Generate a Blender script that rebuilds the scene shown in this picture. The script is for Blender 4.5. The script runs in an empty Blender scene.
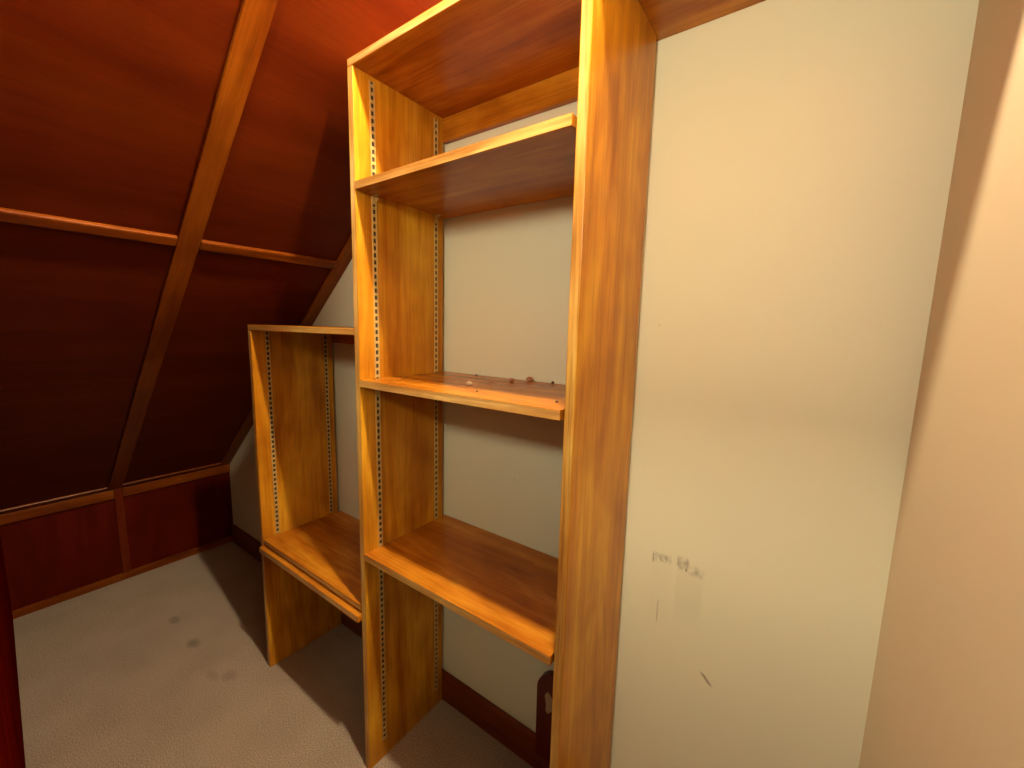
import bpy, bmesh, math, random
from mathutils import Vector, Matrix, Euler
random.seed(7)
S = bpy.context.scene
C = S.collection

# ------------------------------------------------------------------ sizes
T, W, H, D = 0.0193, 0.6126, 1.8397, 0.30          # board, tall bookcase width, top height, depth
TT = 0.0176
Z1, Z2, Z3, TS, WS = 1.5906, 1.1234, 0.6607, 0.0185, 0.5863
SW, ZT, ZB = 0.5971, 1.2508, 0.5024                # low bookcase
A, K, M = 1.6913, 0.4650, 0.8430                   # knee wall, its height, roof slope
R = 1.0655                                         # right wall
BB, BT = 0.1016, 0.0148
SN = Vector((M, 0, -1)).normalized()               # slope normal, pointing into the room
SU = Vector((1, 0, M)).normalized()                # up the slope
def slope_z(x): return K + M * (x + A)

# ------------------------------------------------------------------ materials
def new_mat(name):
    m = bpy.data.materials.new(name); m.use_nodes = True
    nt = m.node_tree
    return m, nt, nt.nodes['Principled BSDF']
def node(nt, typ, **kw):
    n = nt.nodes.new(typ)
    for k, v in kw.items():
        if k in n.inputs: n.inputs[k].default_value = v
        else: setattr(n, k, v)
    return n
def ramp(nt, fac, stops):
    r = nt.nodes.new('ShaderNodeValToRGB'); e = r.color_ramp.elements
    while len(e) < len(stops): e.new(0.5)
    for i, (p, c) in enumerate(stops):
        e[i].position = p; e[i].color = (c[0], c[1], c[2], 1)
    nt.links.new(fac, r.inputs[0]); return r.outputs[0]
def mixc(nt, fac, a, b, mode='MIX'):
    n = nt.nodes.new('ShaderNodeMix'); n.data_type = 'RGBA'; n.blend_type = mode
    for s, v in ((n.inputs[0], fac), (n.inputs[6], a), (n.inputs[7], b)):
        if isinstance(v, (int, float)): s.default_value = v
        elif isinstance(v, tuple): s.default_value = (*v, 1) if len(v) == 3 else v
        else: nt.links.new(v, s)
    return n.outputs[2]
def math_(nt, op, a, b=0.0, clamp=False):
    n = nt.nodes.new('ShaderNodeMath'); n.operation = op; n.use_clamp = clamp
    for s, v in ((n.inputs[0], a), (n.inputs[1], b)):
        if isinstance(v, (int, float)): s.default_value = v
        else: nt.links.new(v, s)
    return n.outputs[0]

def wood(name, grain, light, mid, dark, rough=0.32, scale=1.0, blotch=0.6, coat=0.0, bump=0.12, pores=0.35, crough=0.3, spec=0.22, figure=0.8):
    """grain: 'x','y','z' – the axis along which the fibres run"""
    m, nt, b = new_mat(name)
    tc = node(nt, 'ShaderNodeTexCoord')
    mp = node(nt, 'ShaderNodeMapping')
    s = {'x': (1.1, 16, 16), 'y': (16, 1.1, 16), 'z': (16, 16, 1.1)}[grain]
    oi = node(nt, 'ShaderNodeObjectInfo')
    mp.inputs['Scale'].default_value = [v * scale for v in s]
    off = node(nt, 'ShaderNodeVectorMath', operation='SCALE')
    comb = node(nt, 'ShaderNodeCombineXYZ')
    for i in range(3): nt.links.new(oi.outputs['Random'], comb.inputs[i])
    nt.links.new(comb.outputs[0], off.inputs[0]); off.inputs['Scale'].default_value = 9.0
    nt.links.new(tc.outputs['Object'], mp.inputs['Vector']); nt.links.new(off.outputs[0], mp.inputs['Location'])
    n1 = node(nt, 'ShaderNodeTexNoise', Scale=1.0, Detail=5.0, Roughness=0.6, Distortion=0.6)
    nt.links.new(mp.outputs[0], n1.inputs['Vector'])
    base = ramp(nt, n1.outputs['Fac'], [(0.28, dark), (0.5, mid), (0.72, light)])
    # fine pores
    mp2 = node(nt, 'ShaderNodeMapping')
    s2 = {'x': (7, 190, 190), 'y': (190, 7, 190), 'z': (190, 190, 7)}[grain]
    mp2.inputs['Scale'].default_value = s2
    nt.links.new(tc.outputs['Object'], mp2.inputs['Vector'])
    n2 = node(nt, 'ShaderNodeTexNoise', Scale=1.0, Detail=3.0, Roughness=0.6)
    nt.links.new(mp2.outputs[0], n2.inputs['Vector'])
    pr = ramp(nt, n2.outputs['Fac'], [(0.33, (0.45, 0.33, 0.25)), (0.52, (1, 1, 1))])
    c = mixc(nt, pores, base, pr, 'MULTIPLY')
    # uneven varnish
    n3 = node(nt, 'ShaderNodeTexNoise', Scale=5.5, Detail=3.0, Roughness=0.55)
    nt.links.new(tc.outputs['Object'], n3.inputs['Vector'])
    bl = ramp(nt, n3.outputs['Fac'], [(0.34, (0.62, 0.5, 0.4)), (0.6, (1.0, 1.0, 1.0))])
    c = mixc(nt, blotch, c, bl, 'MULTIPLY')
    mp3 = node(nt, 'ShaderNodeMapping')
    mp3.inputs['Scale'].default_value = {'x': (2.2, 9, 9), 'y': (9, 2.2, 9), 'z': (9, 9, 2.2)}[grain]
    nt.links.new(tc.outputs['Object'], mp3.inputs['Vector']); nt.links.new(off.outputs[0], mp3.inputs['Location'])
    n4 = node(nt, 'ShaderNodeTexNoise', Scale=1.0, Detail=2.0, Distortion=1.5); nt.links.new(mp3.outputs[0], n4.inputs['Vector'])
    fig = ramp(nt, n4.outputs['Fac'], [(0.36, (0.78, 0.68, 0.6)), (0.5, (1, 1, 1)), (0.66, (1.1, 1.25, 1.3))])
    c = mixc(nt, figure, c, fig, 'MULTIPLY')
    nt.links.new(c, b.inputs['Base Color'])
    b.inputs['Roughness'].default_value = rough
    b.inputs['Coat Weight'].default_value = coat; b.inputs['Coat Roughness'].default_value = crough; b.inputs['Specular IOR Level'].default_value = spec
    bp = node(nt, 'ShaderNodeBump', Strength=bump, Distance=0.002)
    nt.links.new(n2.outputs['Fac'], bp.inputs['Height']); nt.links.new(bp.outputs[0], b.inputs['Normal'])
    return m

LIGHTC, MIDC, DARKC = (0.70, 0.36, 0.034), (0.60, 0.255, 0.013), (0.42, 0.135, 0.004)
WZ = wood('varnished_plywood_upright', 'z', LIGHTC, MIDC, DARKC)
WX = wood('varnished_plywood_shelf', 'x', (0.60, 0.235, 0.022), (0.49, 0.165, 0.010), (0.33, 0.088, 0.004), rough=0.26, spec=0.35)
EZ = wood('board_edge_upright', 'z', (0.78, 0.50, 0.19), (0.66, 0.36, 0.085), (0.42, 0.17, 0.025), scale=2.2, pores=0.6, blotch=0.4)
EX = wood('board_edge_shelf', 'x', (0.78, 0.50, 0.20), (0.64, 0.34, 0.09), (0.40, 0.16, 0.025), scale=2.2, pores=0.6, blotch=0.4)
PS = wood('stained_panel_sheet', 'y', (0.130, 0.019, 0.0014), (0.105, 0.0125, 0.0008), (0.078, 0.008, 0.0004), rough=0.45, scale=0.5, blotch=0.3, coat=0.0, bump=0.05, pores=0.2, spec=0.10, figure=0.3)
PV = wood('stained_panel_wall', 'z', (0.10, 0.006, 0.0003), (0.08, 0.004, 0.0002), (0.065, 0.003, 0.0002), rough=0.5, scale=0.5, blotch=0.3, coat=0.0, bump=0.05, pores=0.2, spec=0.1)
TX = wood('batten_wood_x', 'x', (0.26, 0.066, 0.004), (0.21, 0.046, 0.002), (0.14, 0.026, 0.001), scale=1.4, coat=0.0, spec=0.2)
TY = wood('batten_wood_y', 'y', (0.26, 0.066, 0.004), (0.21, 0.046, 0.002), (0.14, 0.026, 0.001), scale=1.4, coat=0.0, spec=0.2)
TZ = wood('batten_wood_upright', 'z', (0.16, 0.020, 0.0015), (0.13, 0.015, 0.001), (0.10, 0.010, 0.001), scale=1.4)
BX = wood('dark_baseboard_wood', 'x', (0.24, 0.055, 0.008), (0.19, 0.038, 0.005), (0.13, 0.022, 0.003), scale=1.4)
MAROON = wood('maroon_stained_board', 'z', (0.14, 0.012, 0.004), (0.11, 0.009, 0.003), (0.08, 0.006, 0.002), scale=1.0)

def paint(name, base, marks=False):
    m, nt, b = new_mat(name)
    tc = node(nt, 'ShaderNodeTexCoord'); P = tc.outputs['Object']
    n1 = node(nt, 'ShaderNodeTexNoise', Scale=2.6, Detail=3.0); nt.links.new(P, n1.inputs['Vector'])
    c = mixc(nt, math_(nt, 'MULTIPLY', n1.outputs['Fac'], 0.35), base, tuple(v * 0.86 for v in base))
    if marks:
        sep = node(nt, 'ShaderNodeSeparateXYZ'); nt.links.new(P, sep.inputs[0])
        X, Z = sep.outputs[0], sep.outputs[2]
        def soft(v, lo, hi, e):        # 1 inside lo..hi, fading over e
            a = node(nt, 'ShaderNodeMapRange', interpolation_type='SMOOTHSTEP'); nt.links.new(v, a.inputs[0])
            a.inputs[1].default_value = lo - e; a.inputs[2].default_value = lo + e
            q = node(nt, 'ShaderNodeMapRange', interpolation_type='SMOOTHSTEP'); nt.links.new(v, q.inputs[0])
            q.inputs[1].default_value = hi - e; q.inputs[2].default_value = hi + e
            q.inputs[3].default_value = 1; q.inputs[4].default_value = 0
            return math_(nt, 'MULTIPLY', a.outputs[0], q.outputs[0])
        def blob(x0, x1, z0, z1, ex, ez, w, shear=0.0):
            xx = math_(nt, 'ADD', X, math_(nt, 'MULTIPLY', math_(nt, 'SUBTRACT', Z, (z0 + z1) / 2), shear)) if shear else X
            return math_(nt, 'MULTIPLY', math_(nt, 'MULTIPLY', soft(xx, x0, x1, ex), soft(Z, z0, z1, ez)), w)
        mp = node(nt, 'ShaderNodeMapping'); mp.inputs['Scale'].default_value = (110, 30, 45)
        nt.links.new(P, mp.inputs['Vector'])
        ns = node(nt, 'ShaderNodeTexNoise', Scale=1.0, Detail=3.0); nt.links.new(mp.outputs[0], ns.inputs['Vector'])
        streak = ramp(nt, ns.outputs['Fac'], [(0.40, (0.12, 0.12, 0.12)), (0.66, (1, 1, 1))])
        scuff = [blob(.676, .716, .745, .763, .002, .006, .55), blob(.729, .752, .745, .770, .003, .008, .85),
                 blob(.745, .783, .738, .757, .006, .008, .5)]
        acc = scuff[0]
        for q in scuff[1:]: acc = math_(nt, 'MAXIMUM', acc, q)
        acc = math_(nt, 'MULTIPLY', acc, streak)
        plain = [blob(.6755, .678, .740, .762, .0012, .005, .75), blob(.691, .697, .747, .757, .0015, .003, .5, 0.7), blob(.746, .750, .742, .750, .0015, .003, .8),
                 blob(.693, .6955, .600, .652, .001, .006, .42), blob(.795, .817, .5105, .5135, .004, .0022, .0),
                 blob(.803, .810, .503, .524, .003, .004, .8, 0.9),
                 blob(.676, .7161, .60, .745, .002, .03, .02), blob(.729, .783, .64, .74, .003, .04, .07),
                 blob(.285, .289, .838, .844, .001, .002, .35), blob(.652, .655, 1.271, 1.275, .001, .001, .3)]
        for q in plain: acc = math_(nt, 'MAXIMUM', acc, q)
        c = mixc(nt, acc, c, (0.16, 0.12, 0.07))
    nt.links.new(c, b.inputs['Base Color'])
    b.inputs['Roughness'].default_value = 0.62
    n2 = node(nt, 'ShaderNodeTexNoise', Scale=230.0, Detail=2.0); nt.links.new(P, n2.inputs['Vector'])
    bp = node(nt, 'ShaderNodeBump', Strength=0.12, Distance=0.001)
    nt.links.new(n2.outputs['Fac'], bp.inputs['Height']); nt.links.new(bp.outputs[0], b.inputs['Normal'])
    return m
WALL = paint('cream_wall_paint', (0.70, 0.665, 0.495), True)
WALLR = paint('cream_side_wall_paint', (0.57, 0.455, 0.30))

def carpet_mat():
    m, nt, b = new_mat('beige_carpet_pile')
    tc = node(nt, 'ShaderNodeTexCoord'); P = tc.outputs['Object']
    n1 = node(nt, 'ShaderNodeTexNoise', Scale=330.0, Detail=4.0, Roughness=0.7); nt.links.new(P, n1.inputs['Vector'])
    c = ramp(nt, n1.outputs['Fac'], [(0.3, (0.12, 0.085, 0.062)), (0.5, (0.32, 0.235, 0.17)), (0.70, (0.60, 0.46, 0.35))])
    n2 = node(nt, 'ShaderNodeTexNoise', Scale=6.0, Detail=4.0); nt.links.new(P, n2.inputs['Vector'])
    c = mixc(nt, 0.4, c, ramp(nt, n2.outputs['Fac'], [(0.35, (0.72, 0.7, 0.66)), (0.6, (1, 1, 1))]), 'MULTIPLY')
    n3 = node(nt, 'ShaderNodeTexNoise', Scale=30.0, Detail=2.0); nt.links.new(P, n3.inputs['Vector'])
    acc = None
    for (x, y, rx, ry, w) in ((-1.152, -.428, .050, .022, .5), (-.937, -.426, .045, .026, .65), (-.654, -.405, .040, .030, .35), (-.70, -.44, .05, .02, .25)):
        mp = node(nt, 'ShaderNodeMapping'); mp.vector_type = 'POINT'
        mp.inputs['Location'].default_value = (-x / rx, -y / ry, 0); mp.inputs['Scale'].default_value = (1 / rx, 1 / ry, 0)
        nt.links.new(P, mp.inputs['Vector'])
        ln = node(nt, 'ShaderNodeVectorMath', operation='LENGTH'); nt.links.new(mp.outputs[0], ln.inputs[0])
        dd = math_(nt, 'ADD', ln.outputs['Value'], math_(nt, 'MULTIPLY', n3.outputs['Fac'], 0.9))
        mr = node(nt, 'ShaderNodeMapRange', interpolation_type='SMOOTHSTEP'); nt.links.new(dd, mr.inputs[0])
        mr.inputs[1].default_value = 0.7; mr.inputs[2].default_value = 1.5; mr.inputs[3].default_value = w; mr.inputs[4].default_value = 0
        acc = mr.outputs[0] if acc is None else math_(nt, 'MAXIMUM', acc, mr.outputs[0])
    c = mixc(nt, acc, c, (0.11, 0.085, 0.06))
    nt.links.new(c, b.inputs['Base Color'])
    b.inputs['Roughness'].default_value = 0.95; b.inputs['Specular IOR Level'].default_value = 0.1
    b.inputs['Sheen Weight'].default_value = 0.2
    bp = node(nt, 'ShaderNodeBump', Strength=0.5, Distance=0.002)
    nt.links.new(n1.outputs['Fac'], bp.inputs['Height']); nt.links.new(bp.outputs[0], b.inputs['Normal'])
    return m
CARPET = carpet_mat()

def plain(name, col, rough=0.5, metal=0.0, emit=None, strength=0):
    m, nt, b = new_mat(name)
    tc = node(nt, 'ShaderNodeTexCoord')
    n = node(nt, 'ShaderNodeTexNoise', Scale=90.0, Detail=2.0); nt.links.new(tc.outputs['Object'], n.inputs['Vector'])
    c = mixc(nt, n.outputs['Fac'], tuple(v * 0.8 for v in col), tuple(min(1, v * 1.15) for v in col))
    nt.links.new(c, b.inputs['Base Color'])
    b.inputs['Roughness'].default_value = rough; b.inputs['Metallic'].default_value = metal
    if emit:
        b.inputs['Emission Color'].default_value = (*emit, 1); b.inputs['Emission Strength'].default_value = strength
    return m
METAL = plain('brassy_steel', (0.58, 0.38, 0.13), 0.42, 0.3)
SLOT = plain('slot_shadow_gap', (0.035, 0.02, 0.01), 0.8)
CERAMIC = plain('white_porcelain', (0.8, 0.78, 0.72), 0.25)
BULB = plain('glowing_bulb_glass', (0.9, 0.9, 0.85), 0.3, 0, (1.0, 0.87, 0.60), 2900)
GLOBE = plain('fill_opal_globe', (0.9, 0.9, 0.88), 0.3, 0, (1.0, 0.95, 0.68), 96)  # glow of the added fill lamp
STEEL = plain('brushed_dark_steel', (0.12, 0.11, 0.10), 0.4, 0.8)
CRUMB_L = plain('pale_wood_crumb', (0.75, 0.58, 0.36), 0.8)
CRUMB_R = plain('reddish_wood_crumb', (0.36, 0.15, 0.07), 0.8)
CRUMB_D = plain('dark_crumb', (0.07, 0.035, 0.02), 0.8)
PATCH = plain('beige_paint_patch', (0.42, 0.27, 0.15), 0.7)

# ------------------------------------------------------------------ mesh helpers
def link(name, bm, mats, parent=None, smooth=False, loc=(0, 0, 0), rot=None):
    bmesh.ops.recalc_face_normals(bm, faces=bm.faces)
    me = bpy.data.meshes.new(name); bm.to_mesh(me); bm.free()
    for m in (mats if isinstance(mats, (list, tuple)) else [mats]): me.materials.append(m)
    if smooth:
        for p in me.polygons: p.use_smooth = True
    o = bpy.data.objects.new(name, me); C.objects.link(o)
    o.location = loc
    if rot is not None: o.rotation_euler = rot
    if parent: o.parent = parent
    return o
def add_box(bm, x0, x1, y0, y1, z0, z1, bev=0.0, edge=None, seg=2):
    """edge: direction vector; faces pointing that way get material slot 1"""
    t = bmesh.new()
    v = [t.verts.new((x, y, z)) for x in (x0, x1) for y in (y0, y1) for z in (z0, z1)]
    for f in ((0, 1, 3, 2), (4, 6, 7, 5), (0, 4, 5, 1), (2, 3, 7, 6), (0, 2, 6, 4), (1, 5, 7, 3)):
        t.faces.new([v[i] for i in f])
    bmesh.ops.recalc_face_normals(t, faces=t.faces)
    if edge is not None:
        for f in t.faces:
            if f.normal.dot(Vector(edge)) > 0.9: f.material_index = 1
    if bev > 0: bmesh.ops.bevel(t, geom=list(t.edges), offset=bev, segments=seg, affect='EDGES', profile=0.6)
    me = bpy.data.meshes.new('tmp'); t.to_mesh(me); t.free(); bm.from_mesh(me); bpy.data.meshes.remove(me)
def board(name, dims, mats, parent=None, bev=0.0015, edge=(0, -1, 0), org=(0, 0, 0)):
    """dims in world coords; org is the world position of the parent"""
    x0, x1, y0, y1, z0, z1 = dims
    bm = bmesh.new()
    cx, cy, cz = (x0 + x1) / 2, (y0 + y1) / 2, (z0 + z1) / 2
    add_box(bm, x0 - cx, x1 - cx, y0 - cy, y1 - cy, z0 - cz, z1 - cz, bev, edge)
    return link(name, bm, mats, parent, loc=(cx - org[0], cy - org[1], cz - org[2]))
def empty(name, loc, label, cat, group=None):
    o = bpy.data.objects.new(name, None); C.objects.link(o); o.location = loc
    o.empty_display_size = 0.1
    o['label'] = label; o['category'] = cat
    if group: o['group'] = group
    return o
def structure(o, label=None):
    o['kind'] = 'structure'
    if label: o['label'] = label
    return o
def prism(bm, pts, y0, y1):
    a = [bm.verts.new((x, y0, z)) for x, z in pts]; b = [bm.verts.new((x, y1, z)) for x, z in pts]
    n = len(pts)
    bm.faces.new(a[::-1]); bm.faces.new(b)
    for i in range(n): bm.faces.new((a[i], a[(i + 1) % n], b[(i + 1) % n], b[i]))

# ------------------------------------------------------------------ the room
YF = -2.2                                            # the floor and right wall run on past the doorway
bm = bmesh.new(); add_box(bm, -A - 0.1, R + 0.1, YF, 0.1, -0.1, 0)
structure(link('floor', bm, CARPET), 'beige carpet with three small dark stains')
ztop = slope_z(R)
bm = bmesh.new(); prism(bm, [(-A - 0.1, -0.1), (R + 0.1, -0.1), (R + 0.1, slope_z(R + 0.1) + .02), (-A, K + .02), (-A - 0.1, K)], 0.0, 0.1)
structure(link('wall_back', bm, WALL), 'cream painted wall behind the bookcases')
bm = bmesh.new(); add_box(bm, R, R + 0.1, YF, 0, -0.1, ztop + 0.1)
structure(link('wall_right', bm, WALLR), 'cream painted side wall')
bm = bmesh.new(); add_box(bm, -A - 0.1, -A, -1.1, 0, -0.1, K)
structure(link('wall_left', bm, PV), 'low dark red-brown panelled knee wall')
def slope_obj(name, a0, a1, y0, y1, t0, t1, mats, bev=0.0, edge=None):
    """a: distance up the slope from the knee wall, t: height off the slope surface into the room"""
    bm = bmesh.new(); add_box(bm, a0, a1, y0, y1, t0, t1, bev, edge)
    Mx = Matrix(((SU.x, 0, SN.x, -A), (0, 1, 0, 0), (SU.z, 0, SN.z, K), (0, 0, 0, 1)))
    o = link(name, bm, mats); o.matrix_world = Mx
    for v in o.data.vertices: pass
    return o
LA = (R + A) / SU.x
# slope sheet (panel joints are hidden under the battens)
structure(slope_obj('ceiling', -0.02, LA + 0.05, -1.1, 0.0, -0.08, 0.0, PS), 'sloping red-brown wooden panelled ceiling')
def fx(mesh_o):                                      # left-handed frame: flip so the normals point out
    mesh_o.data.flip_normals()
BW = 0.0115
A_MID = (1.4764 - K) / SU.z                          # height of the long batten
n = 1
def trim(o, label):
    global n
    o.name = 'trim_%d' % n; n += 1
    structure(o, label)
trim(slope_obj('t', 0.0, LA, -0.503, -0.452, 0, BW, TX, 0.003), 'wooden batten running up the slope')
trim(slope_obj('t', 0.0, LA, -0.046, 0.0, 0, BW, TX, 0.003), 'wooden batten along the slope at the back wall')
trim(slope_obj('t', A_MID - 0.017, A_MID + 0.014, -0.452, -0.046, 0, 0.014, TY, 0.005), 'short wooden batten across the slope')
trim(slope_obj('t', A_MID - 0.017, A_MID + 0.014, -1.1, -0.503, 0, 0.014, TY, 0.005), 'long wooden batten across the slope')
trim(slope_obj('t', 0.004, 0.030, -0.452, -0.046, 0, 0.008, TY, 0.003), 'thin strip at the foot of the slope')
trim(slope_obj('t', 0.004, 0.030, -1.1, -0.503, 0, 0.008, TY, 0.003), 'thin strip at the foot of the slope')
trim(board('t', (-A, -A + 0.014, -0.452, -0.0, K - 0.050, K - 0.006), TY, bev=0.003, edge=None), 'wooden rail along the top of the knee wall')
trim(board('t', (-A, -A + 0.014, -1.0, -0.482, K - 0.050, K - 0.006), TY, bev=0.003, edge=None), 'wooden rail along the top of the knee wall')
trim(board('t', (-A, -A + 0.010, -0.482, -0.452, 0.034, K - 0.006), TZ, bev=0.002, edge=None), 'upright batten on the knee wall')
structure(board('baseboard_left', (-A, -A + 0.013, -0.93, 0.0, 0.0, 0.034), TY, bev=0.003, edge=None), 'low wooden strip at the foot of the knee wall')
structure(board('baseboard_back', (-A + 0.013, R, -BT, 0.0, 0.0, BB), BX, bev=0.003, edge=None), 'dark wooden baseboard along the back wall')
# front wall with the doorway the photograph is taken from (a touch out of square)
DX = 0.17
def yw(x): return -0.826 - 0.0485 * (x + A)
bm = bmesh.new()
def wallseg(x0, x1, zf0, zf1):
    vs = []
    for x in (x0, x1):
        for off in (0, -0.1):
            vs += [bm.verts.new((x, yw(x) + off, zf0(x))), bm.verts.new((x, yw(x) + off, zf1(x)))]
    for f in ((0, 1, 3, 2), (4, 6, 7, 5), (0, 4, 5, 1), (2, 3, 7, 6), (0, 2, 6, 4), (1, 5, 7, 3)):
        bm.faces.new([vs[i] for i in f])
wallseg(-A, DX, lambda x: 0.0, lambda x: slope_z(x) - 0.001)
wallseg(DX, R, lambda x: 2.02, lambda x: slope_z(x) - 0.001)
structure(link('wall_front', bm, wood('stained_front_wall', 'z', (0.16, 0.006, 0.0003), (0.13, 0.004, 0.0002), (0.11, 0.003, 0.0002), rough=0.9, spec=0.0, bump=0.0)), 'red-brown panelled wall beside the doorway')

# ------------------------------------------------------------------ bookcase pieces
def standard(parent, x, y, z0, z1, side, org):
    """pierced metal shelf standard on the panel face at x; side=+1 faces +x"""
    w, th, pitch, slot = 0.0135, 0.0035, 0.0172, 0.0108
    bm = bmesh.new()
    h = z1 - z0
    def bx(u0, u1, v0, v1, a, b, mi=0):
        xs = sorted((side * u0, side * u1)); k = len(bm.faces)
        add_box(bm, xs[0], xs[1], v0, v1, a, b)
        bm.faces.ensure_lookup_table()
        for f in bm.faces[k:]: f.material_index = mi
    bx(0, th, -w / 2, -w / 2 + 0.0024, 0, h); bx(0, th, w / 2 - 0.0024, w / 2, 0, h)
    bx(0.0002, 0.0008, -w / 2 + 0.003, w / 2 - 0.003, 0.001, h - 0.001, 1)
    z = 0.0
    while z < h:
        bx(0.0009, th - 0.0004, -w / 2 + 0.0022, w / 2 - 0.0022, z, min(h, z + pitch - slot)); z += pitch
    return link('shelf_standard', bm, [METAL, SLOT], parent, loc=(x - org[0], y - org[1], z0 - org[2]))
def clip(parent, x, y, z, side, org):
    """sheet metal clip: a hook plate against the standard and a tongue under the shelf"""
    bm = bmesh.new()
    s = side
    def bx(u0, u1, *r): 
        xs = sorted((s * u0, s * u1)); add_box(bm, xs[0], xs[1], *r, 0.0004, None, 1)
    bx(0.0036, 0.0050, -0.006, 0.006, -0.022, 0)
    bx(0.0036, 0.0190, -0.006, 0.006, -0.0016, 0)
    bx(0.0036, 0.0120, 0.0040, 0.0055, -0.012, 0)
    return link('shelf_clip', bm, METAL, parent, loc=(x - org[0], y - org[1], z - org[2]))

# ---- tall bookcase
org = (W / 2, -D / 2, 0)
tall = empty('bookcase', org, 'tall built-in open wooden bookcase with three shelves', 'bookcase')
def tb(name, dims, mats, **k): return board(name, dims, mats, tall, org=org, **k)
tb('side_panel', (0, T, -D, 0 - BT, 0, H), [WZ, EZ])
tb('side_panel', (W - T, W, -D, 0 - BT, 0, H), [WZ, EZ])
tb('top_board', (0, R, -D, 0, H, H + TT), [WX, EX])
tb('nailing_rail', (T, W - T, -0.016, 0, H - 0.0631, H), [WX, WX])
for i, (z, xr) in enumerate(((Z1, WS), (Z2, WS), (Z3, WS))):
    sh = tb('shelf', (T + 0.001, xr, -D - 0.0015, -0.003, z - TS, z), [WX, EX], bev=0.0008)
    for y in (-0.250, -0.043):
        clip(tall, T, y, z - TS, 1, org)
        clip(tall, W - T, y, z - TS, -1, org)
for y in (-0.250, -0.043):
    standard(tall, T, y, 0.06, H - 0.012, 1, org)
    standard(tall, W - T, y, 0.06, H - 0.012, -1, org)

# ---- low bookcase
org2 = (-SW / 2, -D / 2, 0)
low = empty('bookcase', org2, 'low open wooden bookcase under the sloping ceiling, left of the tall one', 'bookcase')
def lb(name, dims, mats, **k): return board(name, dims, mats, low, org=org2, **k)
lb('side_panel', (-SW, -SW + T, -D, -BT, 0, ZT - 0.018), [WZ, EZ])
lb('top_board', (-SW, -0.0005, -D, 0, ZT - 0.018, ZT), [WX, EX])
lb('nailing_rail', (-SW + T, -0.0005, -0.016, 0, ZT - 0.018 - 0.045, ZT - 0.018), [WX, WX])
lb('shelf', (-SW + T + 0.001, -0.004, -D + 0.001, -0.003, ZB - TS, ZB), [WX, EX], bev=0.003)
lb('lower_board', (-SW + T * 0.9, -0.0008, -D - 0.0125, -0.003, ZB - TS - 0.026, ZB - TS - 0.007), [WX, EX], bev=0.002)
for y in (-0.250, -0.043):
    standard(low, -SW + T, y, ZB + 0.004, ZT - 0.022, 1, org2)

# ------------------------------------------------------------------ board behind the right side panel
bm = bmesh.new()
pts = [(0.0, 0.0)]
w_, h_, r_ = 0.15, 0.268, 0.06
for k in range(11):
    a = math.pi - k * math.pi / 20
    pts.append((r_ + r_ * math.cos(a), h_ - r_ + r_ * math.sin(a)))
pts += [(w_, h_), (w_, 0.0)]
prism(bm, pts, -0.009, 0.009)
bmesh.ops.bevel(bm, geom=list(bm.edges), offset=0.0012, segments=2, affect='EDGES')
bd = link('plaque_board', bm, MAROON, loc=(0.403, -BT - 0.0095, 0.080))
bd['label'] = 'dark maroon board with a rounded corner, low on the wall behind the tall bookcase side'
bd['category'] = 'board'
bm = bmesh.new()
pp = []
for k in range(14):
    a = k / 14 * 2 * math.pi; r = 1 + 0.22 * math.sin(3 * a + 1) + 0.1 * math.sin(5 * a)
    pp.append((0.014 * r * math.cos(a), 0.030 * r * math.sin(a)))
prism(bm, pp, -0.0006, 0.0006)
pt = link('paint_patch', bm, PATCH, bd, loc=(0.040, -0.0095, 0.180)); pt['label'] = 'beige paint patch'

# ------------------------------------------------------------------ crumbs on the middle shelf
def crumb(name, x, y, rx, ry, rz, mat, label, seed):
    rnd = random.Random(seed)
    bm = bmesh.new(); bmesh.ops.create_icosphere(bm, subdivisions=2, radius=1)
    for v in bm.verts:
        f = 1 + rnd.uniform(-0.22, 0.22)
        v.co = Vector((v.co.x * rx * f, v.co.y * ry * f, v.co.z * rz * f))
    zm = min(v.co.z for v in bm.verts)
    for v in bm.verts: v.co.z -= zm
    o = link(name, bm, mat, smooth=False, loc=(x, y, Z2 - 0.0002))
    o['label'] = label; o['category'] = 'crumb'; o['group'] = 'crumbs on the middle shelf'
crumb('wood_crumb', .272, -.178, .0095, .006, .0042, CRUMB_L, 'pale cream wood chip lying near the middle of the middle shelf', 1)
crumb('wood_crumb', .312, -.062, .008, .007, .0048, CRUMB_R, 'flat reddish crumb beside the larger lump on the middle shelf', 2)
crumb('wood_crumb', .338, -.018, .0085, .007, .0066, CRUMB_R, 'largest reddish-brown lump at the back of the middle shelf, against the wall', 3)
crumb('wood_crumb', .404, -.012, .0036, .003, .0035, CRUMB_D, 'small dark crumb at the back of the middle shelf, nearest the right side panel', 4)
crumb('wood_crumb', .546, -.242, .0032, .003, .0022, CRUMB_D, 'tiny dark crumb at the front right end of the middle shelf', 5)
crumb('wood_crumb', .355, -.246, .0024, .002, .0016, CRUMB_D, 'tiny dark crumb near the front edge of the middle shelf, right of the pale chip', 6)
crumb('wood_crumb', .160, -.020, .0040, .003, .0024, CRUMB_D, 'tiny dark crumb at the back of the middle shelf, leftmost of all the crumbs', 7)
crumb('wood_crumb', .268, -.090, .0050, .004, .0018, CRUMB_R, 'thin brown flake on the middle shelf, between pale chip and reddish crumb', 8)

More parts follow.
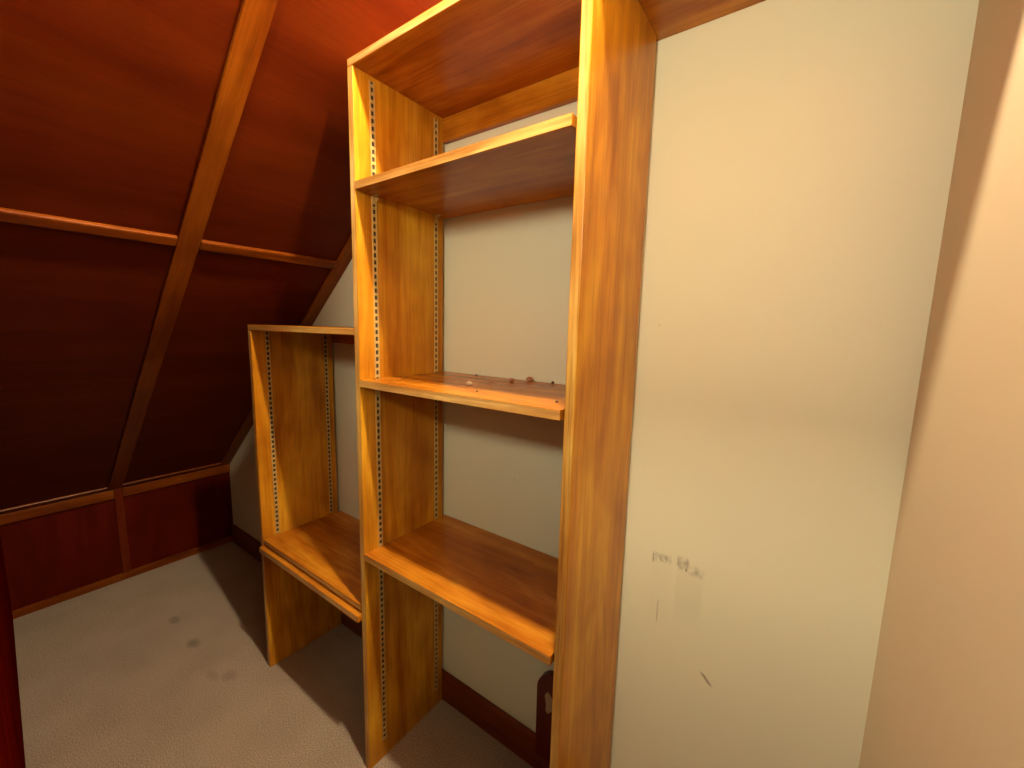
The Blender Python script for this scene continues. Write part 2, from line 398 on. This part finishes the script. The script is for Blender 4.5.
# ------------------------------------------------------------------ the lamp on the slope (above the picture)
bulb = Vector((0.69, -0.440, 2.25))
foot_d = (bulb - Vector((-A, 0, K))).dot(SN)
foot = bulb - SN * foot_d
lamp = empty('ceiling_light', foot, 'bare bulb in a white porcelain holder on the sloping ceiling', 'lamp')
q = SN.to_track_quat('Z', 'Y')
lamp.rotation_mode = 'QUATERNION'; lamp.rotation_quaternion = q
def lathe(name, prof, mat, seg=24):
    bm = bmesh.new(); rings = []
    for r, z in prof:
        rings.append([bm.verts.new((r * math.cos(2 * math.pi * k / seg), r * math.sin(2 * math.pi * k / seg), z)) for k in range(seg)])
    for a, b in zip(rings, rings[1:]):
        for k in range(seg): bm.faces.new((a[k], a[(k + 1) % seg], b[(k + 1) % seg], b[k]))
    bm.faces.new(rings[0][::-1]); bm.faces.new(rings[-1])
    return link(name, bm, mat, lamp, smooth=True)
L0 = foot_d
lathe('holder', [(0.055, BW), (0.057, BW + .01), (0.05, BW + .03), (0.03, BW + .045), (0.024, BW + .06), (0.024, L0 - 0.062), (0.018, L0 - 0.06)], CERAMIC)
pr = [(0.013, L0 - 0.061), (0.014, L0 - 0.05)]
for k in range(0, 9):
    a = math.radians(-60 + k * 150 / 8); pr.append((0.028 * math.cos(a), L0 + 0.028 * math.sin(a)))
pr[2] = (0.016, L0 - 0.035)
lathe('bulb', pr, BULB, 20)

# ------------------------------------------------------------------ added fill light, built as a floor lamp outside the doorway (behind the camera)
LX, LY, LZ = 0.70, -1.56, 1.74
fl = empty('fill_lamp', (LX, LY, 0), 'added fill lamp, unseen outside the doorway, with a glowing opal globe over a dark dish', 'lamp')
def lathe2(name, prof, mat, seg=28):
    o = lathe(name, prof, mat, seg); o.parent = fl; return o
lathe2('base', [(0.12, 0.0), (0.12, 0.012), (0.10, 0.022), (0.02, 0.028), (0.012, 0.04)], STEEL)
lathe2('pole', [(0.010, 0.03), (0.010, LZ - 0.172), (0.03, LZ - 0.168), (0.045, LZ - 0.106)], STEEL)
lathe2('dish', [(0.012, LZ - 0.176), (0.10, LZ - 0.168), (0.205, LZ - 0.138), (0.205, LZ - 0.134), (0.10, LZ - 0.162), (0.012, LZ - 0.170)], STEEL)  # added to hold the fill light off the lower shelves
lathe2('fill_globe', [(0.11 * math.sin(math.radians(a)), LZ - 0.11 * math.cos(math.radians(a))) for a in range(20, 180, 10)], GLOBE)

# ------------------------------------------------------------------ light through the doorway
wd = bpy.data.worlds.new('World'); S.world = wd; wd.use_nodes = True
bg = wd.node_tree.nodes['Background']
bg.inputs[0].default_value = (1.0, 0.95, 0.74, 1); bg.inputs[1].default_value = 0.04

# ------------------------------------------------------------------ camera
CX, CY, CZ, YAW, PIT, ROL, F = 0.9155, -0.9060, 1.2579, 0.61904, -0.13337, 0.024297, 413.54 - 2.5
fwd = Vector((-math.sin(YAW) * math.cos(PIT), math.cos(YAW) * math.cos(PIT), math.sin(PIT)))
rt = Vector((math.cos(YAW), math.sin(YAW), 0)); up = rt.cross(fwd)
r2 = math.cos(ROL) * rt + math.sin(ROL) * up; u2 = -math.sin(ROL) * rt + math.cos(ROL) * up
cd = bpy.data.cameras.new('Camera'); co = bpy.data.objects.new('Camera', cd); C.objects.link(co)
co.matrix_world = Matrix(((r2.x, u2.x, -fwd.x, CX), (r2.y, u2.y, -fwd.y, CY), (r2.z, u2.z, -fwd.z, CZ), (0, 0, 0, 1)))
cd.sensor_width = 36; cd.sensor_fit = 'HORIZONTAL'; cd.lens = F / 1024 * 36; cd.clip_start = 0.01
S.camera = co
vs = S.view_settings
S.display_settings.display_device = 'sRGB'
vs.view_transform = 'Standard'; vs.look = 'None'; vs.gamma = 1; vs.use_curve_mapping = False
vs.exposure = 0.15
